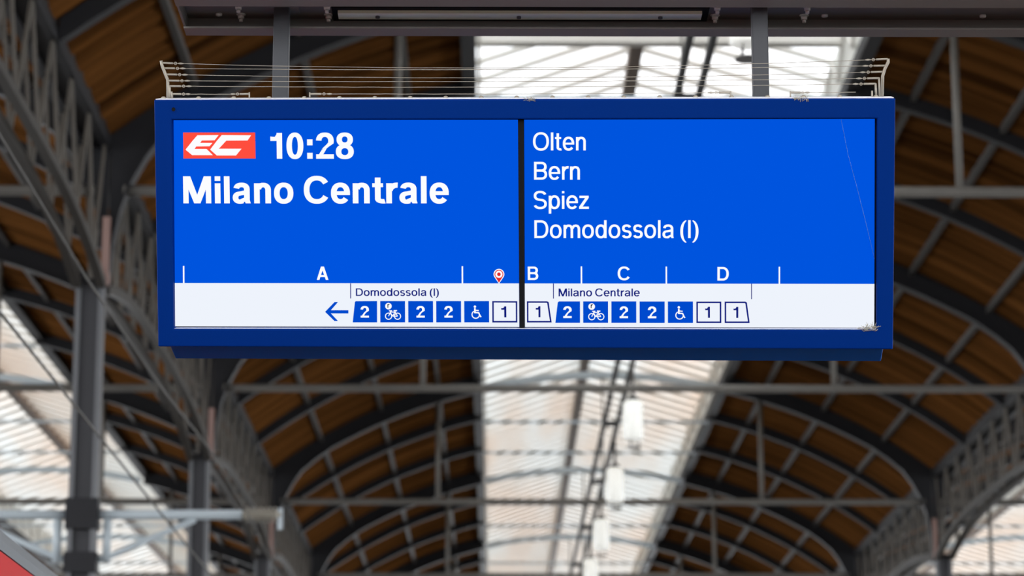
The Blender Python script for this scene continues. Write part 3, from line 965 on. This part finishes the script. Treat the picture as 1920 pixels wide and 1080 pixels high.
def strand(a, b_, sag, z, left=True, right=True):
    """One taut wire with a tension sleeve, a ring and a crimp at its ends."""
    a, b_ = Vector((a[0], a[1], z)), Vector((b_[0], b_[1], z))
    L = (b_ - a).length
    e = (b_ - a).normalized()
    def at(d):
        v = d / L
        return a + e * d - Vector((0, 1, 0)) * (sag * 4 * v * (1 - v))
    ends = min(0.055, L * 0.2)
    n = 40 if L > 0.5 else 10
    ds = [ends + (L - 2 * ends) * k / n for k in range(n + 1)]
    wv = MB().tube([at(d) + Vector((0, random.uniform(-1, 1) * 0.0004, random.uniform(-1, 1) * 0.001)) for d in ds], 0.0009, 6).build('wire', M['zinc'], BW)
    for on, f0 in ((left, lambda d: d), (right, lambda d: L - d)):
        if not on:
            continue
        q = MB()
        q.tube([at(f0(0)), at(f0(ends * 0.62))], 0.0030, 8)
        q.tube([at(f0(ends * 0.62)), at(f0(ends * 0.70)), at(f0(ends * 0.80)), at(f0(ends * 0.9))], [0.0012, 0.0012, 0.0012, 0.0012], 6)
        q.tube([at(f0(ends * 0.9)), at(f0(ends * 1.05)), at(f0(ends * 1.2))], [0.0016, 0.0032, 0.0014], 8)
        cc = at(f0(ends * 0.76))
        q.ring((cc.x, cc.y), 0.0045, 0.0016, cc.z - 0.001, cc.z + 0.001, 14)
        q.build('tension_sleeve', M['zinc'], wv)
strand((-1.0738, 0.4708), (1.0641, 0.4759), 0.020, -0.094)
strand((-1.0683, 0.4551), (1.0572, 0.4568), 0.008, -0.094)
strand((-1.0622, 0.4371), (1.0496, 0.4388), 0.014, -0.094)
strand((-1.0528, 0.4187), (1.0380, 0.4205), 0.006, -0.08)
strand((-1.0454, 0.4030), (1.0273, 0.4047), 0.006, -0.065)
strand((-1.0366, 0.3804), (-0.8056, 0.3799), 0.001, -0.05)
strand((-0.6263, 0.3795), (0.6070, 0.3804), 0.002, -0.05)
strand((0.7805, 0.3800), (1.0163, 0.3810), 0.0005, -0.05, right=False)

# ------------------------------------------------------------------ cobweb and spider thread
cw = MB()
c = Vector((*(1.0159, -0.3055), 0.002))
for k in range(70):
    a = random.uniform(0, math.pi)
    l = random.uniform(0.006, 0.022) * (1.6 if a < 0.5 or a > 2.4 else 1)
    o = c + Vector((random.uniform(-0.02, 0.014), random.uniform(-0.008, 0.006), random.uniform(-0.01, 0.0)))
    cw.tube([o, o + Vector((math.cos(a) * l * 0.5, math.sin(a) * l * 0.3, 0.002)), o + Vector((math.cos(a) * l, math.sin(a) * l * 0.8, 0))], 0.00055, 5)
cob = tag(cw.build('cobweb', M['web']), 'dusty cobweb tuft in the lower right corner of the display', 'cobweb')
cob.matrix_world = SIGN
cw = MB()
for x, n, wd in (((0.0237, 0.3623), 26, 0.012), ((0.8095, 0.3637), 34, 0.018)):
    for k in range(n):
        o = Vector((x[0] + random.uniform(-wd, wd), x[1] + random.uniform(-0.003, 0.004), 0.0005))
        a = random.uniform(0, 6.28)
        cw.tube([o, o + Vector((0.006 * math.cos(a), 0.004 * math.sin(a), 0.001)), o + Vector((0.009 * math.cos(a), 0.008 * math.sin(a), 0))], 0.0005, 5)
    cw.build('cobweb', M['web']).matrix_world = SIGN
    tag(COL.objects[-1], 'small dusty cobweb tuft on the top edge of the display, ' + ('near its middle' if n == 26 else 'beside the right hanging post'), 'cobweb')
    cw = MB()
pts = [(0.9260, 0.3028), (0.9467, 0.2008), (0.9737, 0.1048), (0.9975, 0.0117), (1.0262, -0.1033)]
th = tag(MB().tube([(p[0], p[1], -0.018 + 0.004 * (k % 2)) for k, p in enumerate(pts)], 0.0005, 6).build('spider_thread', M['thread']), 'fine spider thread slanting across the right side of the right screen', 'spider thread')
th.matrix_world = SIGN

# ------------------------------------------------------------------ hanging posts and the overhead beam
ZB, ZC = EYE + 2.633, EYE + 2.680
for x, y, lab in ((-0.6393, 7.866, 'left square anthracite post holding the display under the beam'), (0.7872, 7.780, 'right square anthracite post holding the display under the beam')):
    t = thing('hanging_post', lab, 'post', (x, y, ZC), 'posts between beam and display')
    MB().box(-0.0235, 0.0235, -0.0235, 0.0235, 4.00 - ZC, -0.0005).build('tube', M['post'], t, bevel=0.004, seg=3)
    MB().box(-0.05, 0.05, -0.04, 0.04, -0.006, -0.0003).build('head_plate', M['beam'], t)
BM_ = thing('overhead_beam', 'long dark grey steel channel beam across the top of the photo', 'beam', (0, 0, ZB))
XA, XB = -0.938, 3.4
YN0, YN1, YF0, YF1 = 7.62, 7.698, 7.900, 7.972
c = MB()
h = ZC - ZB
c.box(XA, XB, YN0, YF1, h, h + 0.012)
c.box(XA, XB, YN0, YN0 + 0.006, 0, h)
c.box(XA, XB, YF1 - 0.006, YF1, 0, h)
c.box(XA, XA + 0.006, YN0 + 0.006, YF1 - 0.006, 0, h)
c.build('channel', M['beam'], BM_)
for a, b_ in ((YN0, YN1), (YF0, YF1)):
    MB().box(XA, XB, a, b_, -0.006, -0.0005).build('flange', M['beam'], BM_)
MB().box(XA, XB, YN0 + 0.03, YF1 - 0.03, h + 0.012, h + 0.16).build('web_box', M['beam'], BM_)
MB().box(-0.49, 0.645, 7.838, 7.962, h - 0.008, h - 0.001).build('panel_gasket', M['gasket'], BM_)
p = MB().box(-0.472, 0.624, 7.862, 7.918, h - 0.018, h - 0.0085).build('cover_panel', M['panel'], BM_)
for x in (-0.353, 0.073, 0.50):
    MB().tube([(x, 7.89, h - 0.018), (x, 7.89, h - 0.024)], 0.007, 10).build('panel_screw', M['lamp_dark'], p)
for x in (-0.768, -0.503, 0.668, 0.938):
    for y in (7.838, 7.925):
        q = MB()
        q.tube([(x, y, h), (x, y, h - 0.003)], 0.014, 14)
        q.tube([(x, y, h - 0.003), (x, y, h - 0.014)], 0.0105, 6)
        q.tube([(x, y, h - 0.014), (x, y, h - 0.024)], 0.006, 10)
        q.build('bolt', M['bolt'], BM_)
for x in (-0.835, 1.0, 1.48):
    MB().tube([(x, 7.92, h), (x, 7.92, h - 0.006), (x, 7.92, h - 0.009)], [0.010, 0.010, 0.004], 12).build('rivet', M['bolt'], BM_)
MB().box(XB - 0.12, XB, 7.70, 7.89, -ZB, -0.007).build('beam_post', M['post'], BM_)
